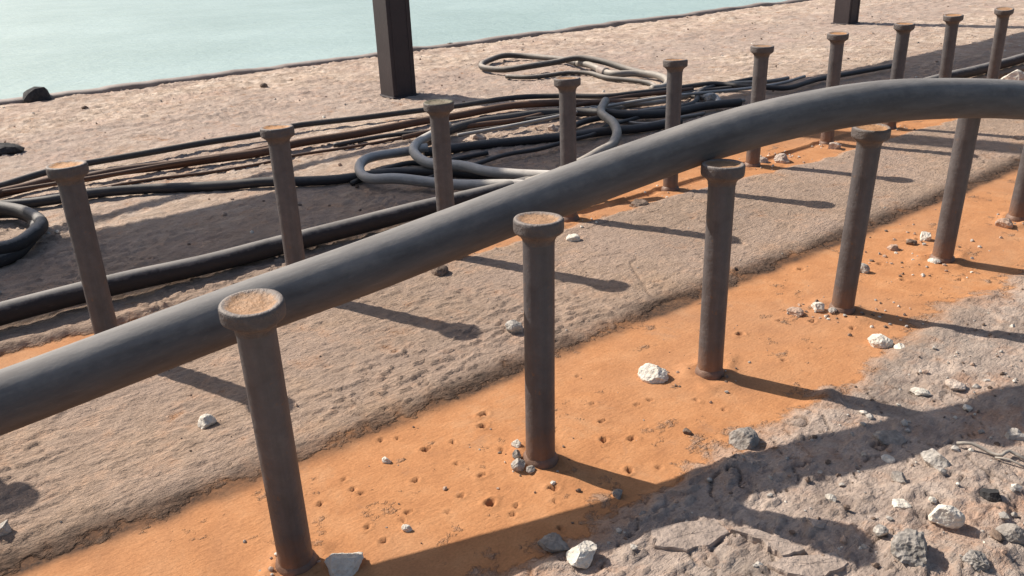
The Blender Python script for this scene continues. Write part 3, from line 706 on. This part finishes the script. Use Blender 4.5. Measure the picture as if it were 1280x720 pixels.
sl_ = [(-6, 9.36, 2.72), (-2, 9.36, 2.6), (.5, 9.36, 2.50), (1.5, 9.36, 2.24), (3.2, 9.36, 2.03), (4.6, 9.38, 1.95), (6, 9.38, 2.05), (9, 9.38, 2.5), (12, 9.36, 2.8), (15, 9.36, 2.95)]
sl_ = [(x - 1.0, y, z) for x, y, z in sl_]
tag(tube('cable', sl_, .055, M_BLACK, 12, .2, .0, 6, 77), 'cable slung along the posts below the guard rail', 'cable')

# ------------------------------------------------------------------ stones
def ico(sub):
    import bmesh
    bm = bmesh.new(); bmesh.ops.create_icosphere(bm, subdivisions=sub, radius=1)
    vs = [v.co.copy() for v in bm.verts]; fs = [tuple(v.index for v in f.verts) for f in bm.faces]; bm.free(); return vs, fs
ICO3 = ico(4); ICO1 = ico(1); ICO2 = ico(2)
def rock_mesh(name, wd, hr, mat, seed, rough=0.0, base=ICO3, smooth=False):
    """chipped stone: a ball cut by random planes, then roughened"""
    r_ = random.Random(seed)
    planes = []
    for k in range(3 if smooth else 11):
        d = Vector((r_.gauss(0, 1), r_.gauss(0, 1), r_.gauss(0, .8))).normalized(); planes.append((d, r_.uniform(.52, .88)))
    sx, sy = r_.uniform(.85, 1.0), r_.uniform(.65, 1.0)
    vs = []
    offs = [Vector((r_.uniform(-9, 9), r_.uniform(-9, 9), r_.uniform(-9, 9))) for _ in range(2)]
    from mathutils import noise as mn
    for v in base[0]:
        p = v.copy()
        for d, l in planes:
            e = p.dot(d) - l
            if e > 0: p -= d * e
        p *= 1 + .09 * mn.noise(p * 2.2 + offs[0]) + (.05 + rough) * mn.noise(p * 6 + offs[1]) + rough * .7 * mn.noise(p * 13 + offs[0])
        vs.append(Vector((p.x * sx, p.y * sy, max(p.z, -.55) * hr * 1.05)) * (wd * .56 * U))
    return mesh(name, vs, base[1], mat, smooth)
for k, (x, y, wd, hr, tone, label) in enumerate(ROCKS):
    far_ = y > 8
    rnd = tone.endswith('_round'); tone = tone.replace('_round', '')
    me = rock_mesh('stone', wd, hr, ROCKM[tone], 100 + k, .12 if tone == 'rough' else 0.02, ICO2 if wd < .06 or far_ else ICO3, rnd)
    o = obj('stone', me)
    o.location = P(x, y + wd * .25, gz(x, y + wd * .25) + wd * hr * .18)
    o.rotation_euler = (0, 0, random.uniform(0, 6.28))
    tag(o, label, 'stone', 'loose stones lying on the deck')

# grit and crumbs: nobody could count it
def scatter(name, spots, mats_, label, seed):
    r_ = random.Random(seed)
    protos = [rock_mesh('p', 1, r_.uniform(.5, .9), mats_[0], 900 + i, .05, ICO1) for i in range(8)]
    pv = [[v.co.copy() for v in p.vertices] for p in protos]; pf = [[tuple(f.vertices) for f in p.polygons] for p in protos]
    vs = []; fs = []; mi = []
    for (x, y, s_, m_) in spots:
        k = r_.randrange(8); a = r_.uniform(0, 6.28); ca_, sa_ = math.cos(a), math.sin(a); b = len(vs)
        z = gz(x, y) + s_ * .12
        o_ = P(x, y, z)
        for v in pv[k]: vs.append((o_.x + (v.x * ca_ - v.y * sa_) * s_, o_.y + (v.x * sa_ + v.y * ca_) * s_, o_.z + v.z * s_))
        for f in pf[k]: fs.append(tuple(i + b for i in f)); mi.append(m_)
    for p in protos: bpy.data.meshes.remove(p)
    me = mesh(name, vs, fs, mats_, False)
    me.polygons.foreach_set('material_index', mi)
    return tag(obj(name, me), label, kind='stuff')
mats_ = [ROCKM['white'], ROCKM['greywhite'], ROCKM['brown'], ROCKM['pink']]
sp = []
R = random.Random(5)
def clus(cx, cy, n, sd, s0, s1, mm=(0, 1, 2, 3)):
    for _ in range(n): sp.append((R.gauss(cx, sd), R.gauss(cy, sd), R.uniform(s0, s1), R.choice(mm)))
for (bx, by, _, _) in STUD_A: clus(bx - .03, by - .02, 16, .10, .010, .028)
for (bx, by, _, _) in STUD_B: clus(bx, by - .02, 10, .10, .012, .03)
clus(STUD_A[3][0] - .15, STUD_A[3][1] + .05, 26, .13, .012, .035)
clus(STUD_A[3][0] + .1, STUD_A[3][1] - .18, 20, .12, .010, .03)
clus(STUD_A[4][0] - .15, STUD_A[4][1] + .12, 30, .16, .012, .035)
clus(STUD_A[4][0] + .3, STUD_A[4][1] + .3, 30, .22, .012, .035)
clus(STUD_B[6][0] + .25, 4.45, 24, .14, .015, .04, (0, 3))
for _ in range(90): sp.append((R.uniform(1.9, 5.0), R.uniform(.6, 1.6), R.uniform(.022, .050), R.choice((0, 1, 1, 3))))
for _ in range(420): sp.append((R.uniform(1.5, 5.5), R.uniform(.5, 1.75), R.uniform(.006, .020) * R.choice((1, 1, 1.6)), R.choice((0, 1, 1, 2, 2, 3))))
for _ in range(170): sp.append((R.uniform(0, 8), R.uniform(2.95, 4.3), R.uniform(.005, .015), R.choice((1, 2, 3, 1))))
for _ in range(60): sp.append((R.uniform(.4, 6), R.uniform(1.8, 2.9), R.uniform(.005, .014), R.choice((1, 2, 3))))
for _ in range(420): sp.append((R.uniform(0, 22), R.uniform(5.2, 12.9), R.uniform(.012, .05), R.choice((0, 1, 2, 3, 2))))
scatter('grit', sp, mats_, 'grit and crumbs of stone scattered over the deck', 3)

# broken crust plates at the bottom right
LS = ['broken flake of crust left of the shadowed crack at the bottom', 'long pointed flake of crust beside the stud head shadow', 'flake of crust at the bottom edge under the stud head shadow']
for k, poly in enumerate(SLABS):
    cx = sum(p[0] for p in poly) / len(poly); cy = sum(p[1] for p in poly) / len(poly); z0 = gz(cx, cy)
    r_ = random.Random(k)
    dens = []
    for i, p in enumerate(poly):
        q2 = poly[(i + 1) % len(poly)]
        for s in range(4):
            f_ = s / 4; dens.append((p[0] + (q2[0] - p[0]) * f_ + r_.uniform(-.006, .006), p[1] + (q2[1] - p[1]) * f_ + r_.uniform(-.006, .006)))
    n_ = len(dens); vs = []
    for (ins, z) in ((0, -.05), (0, .010), (.03, .016), (.5, .018), (.98, .017)):
        for (x, y) in dens: vs.append(P(x + (cx - x) * ins, y + (cy - y) * ins, z0 + z + (r_.uniform(-.001, .001) if z > 0 else 0)))
    fs = []
    for L_ in range(4):
        for i in range(n_):
            j = (i + 1) % n_; fs.append((L_ * n_ + i, L_ * n_ + j, (L_ + 1) * n_ + j, (L_ + 1) * n_ + i))
    fs.append(tuple(range(4 * n_, 5 * n_)))
    me = mesh('crust_flake', vs, fs, M_FLAKE, False)
    tag(obj('crust_flake', me), LS[k], 'crust flake', 'broken flakes of crust')
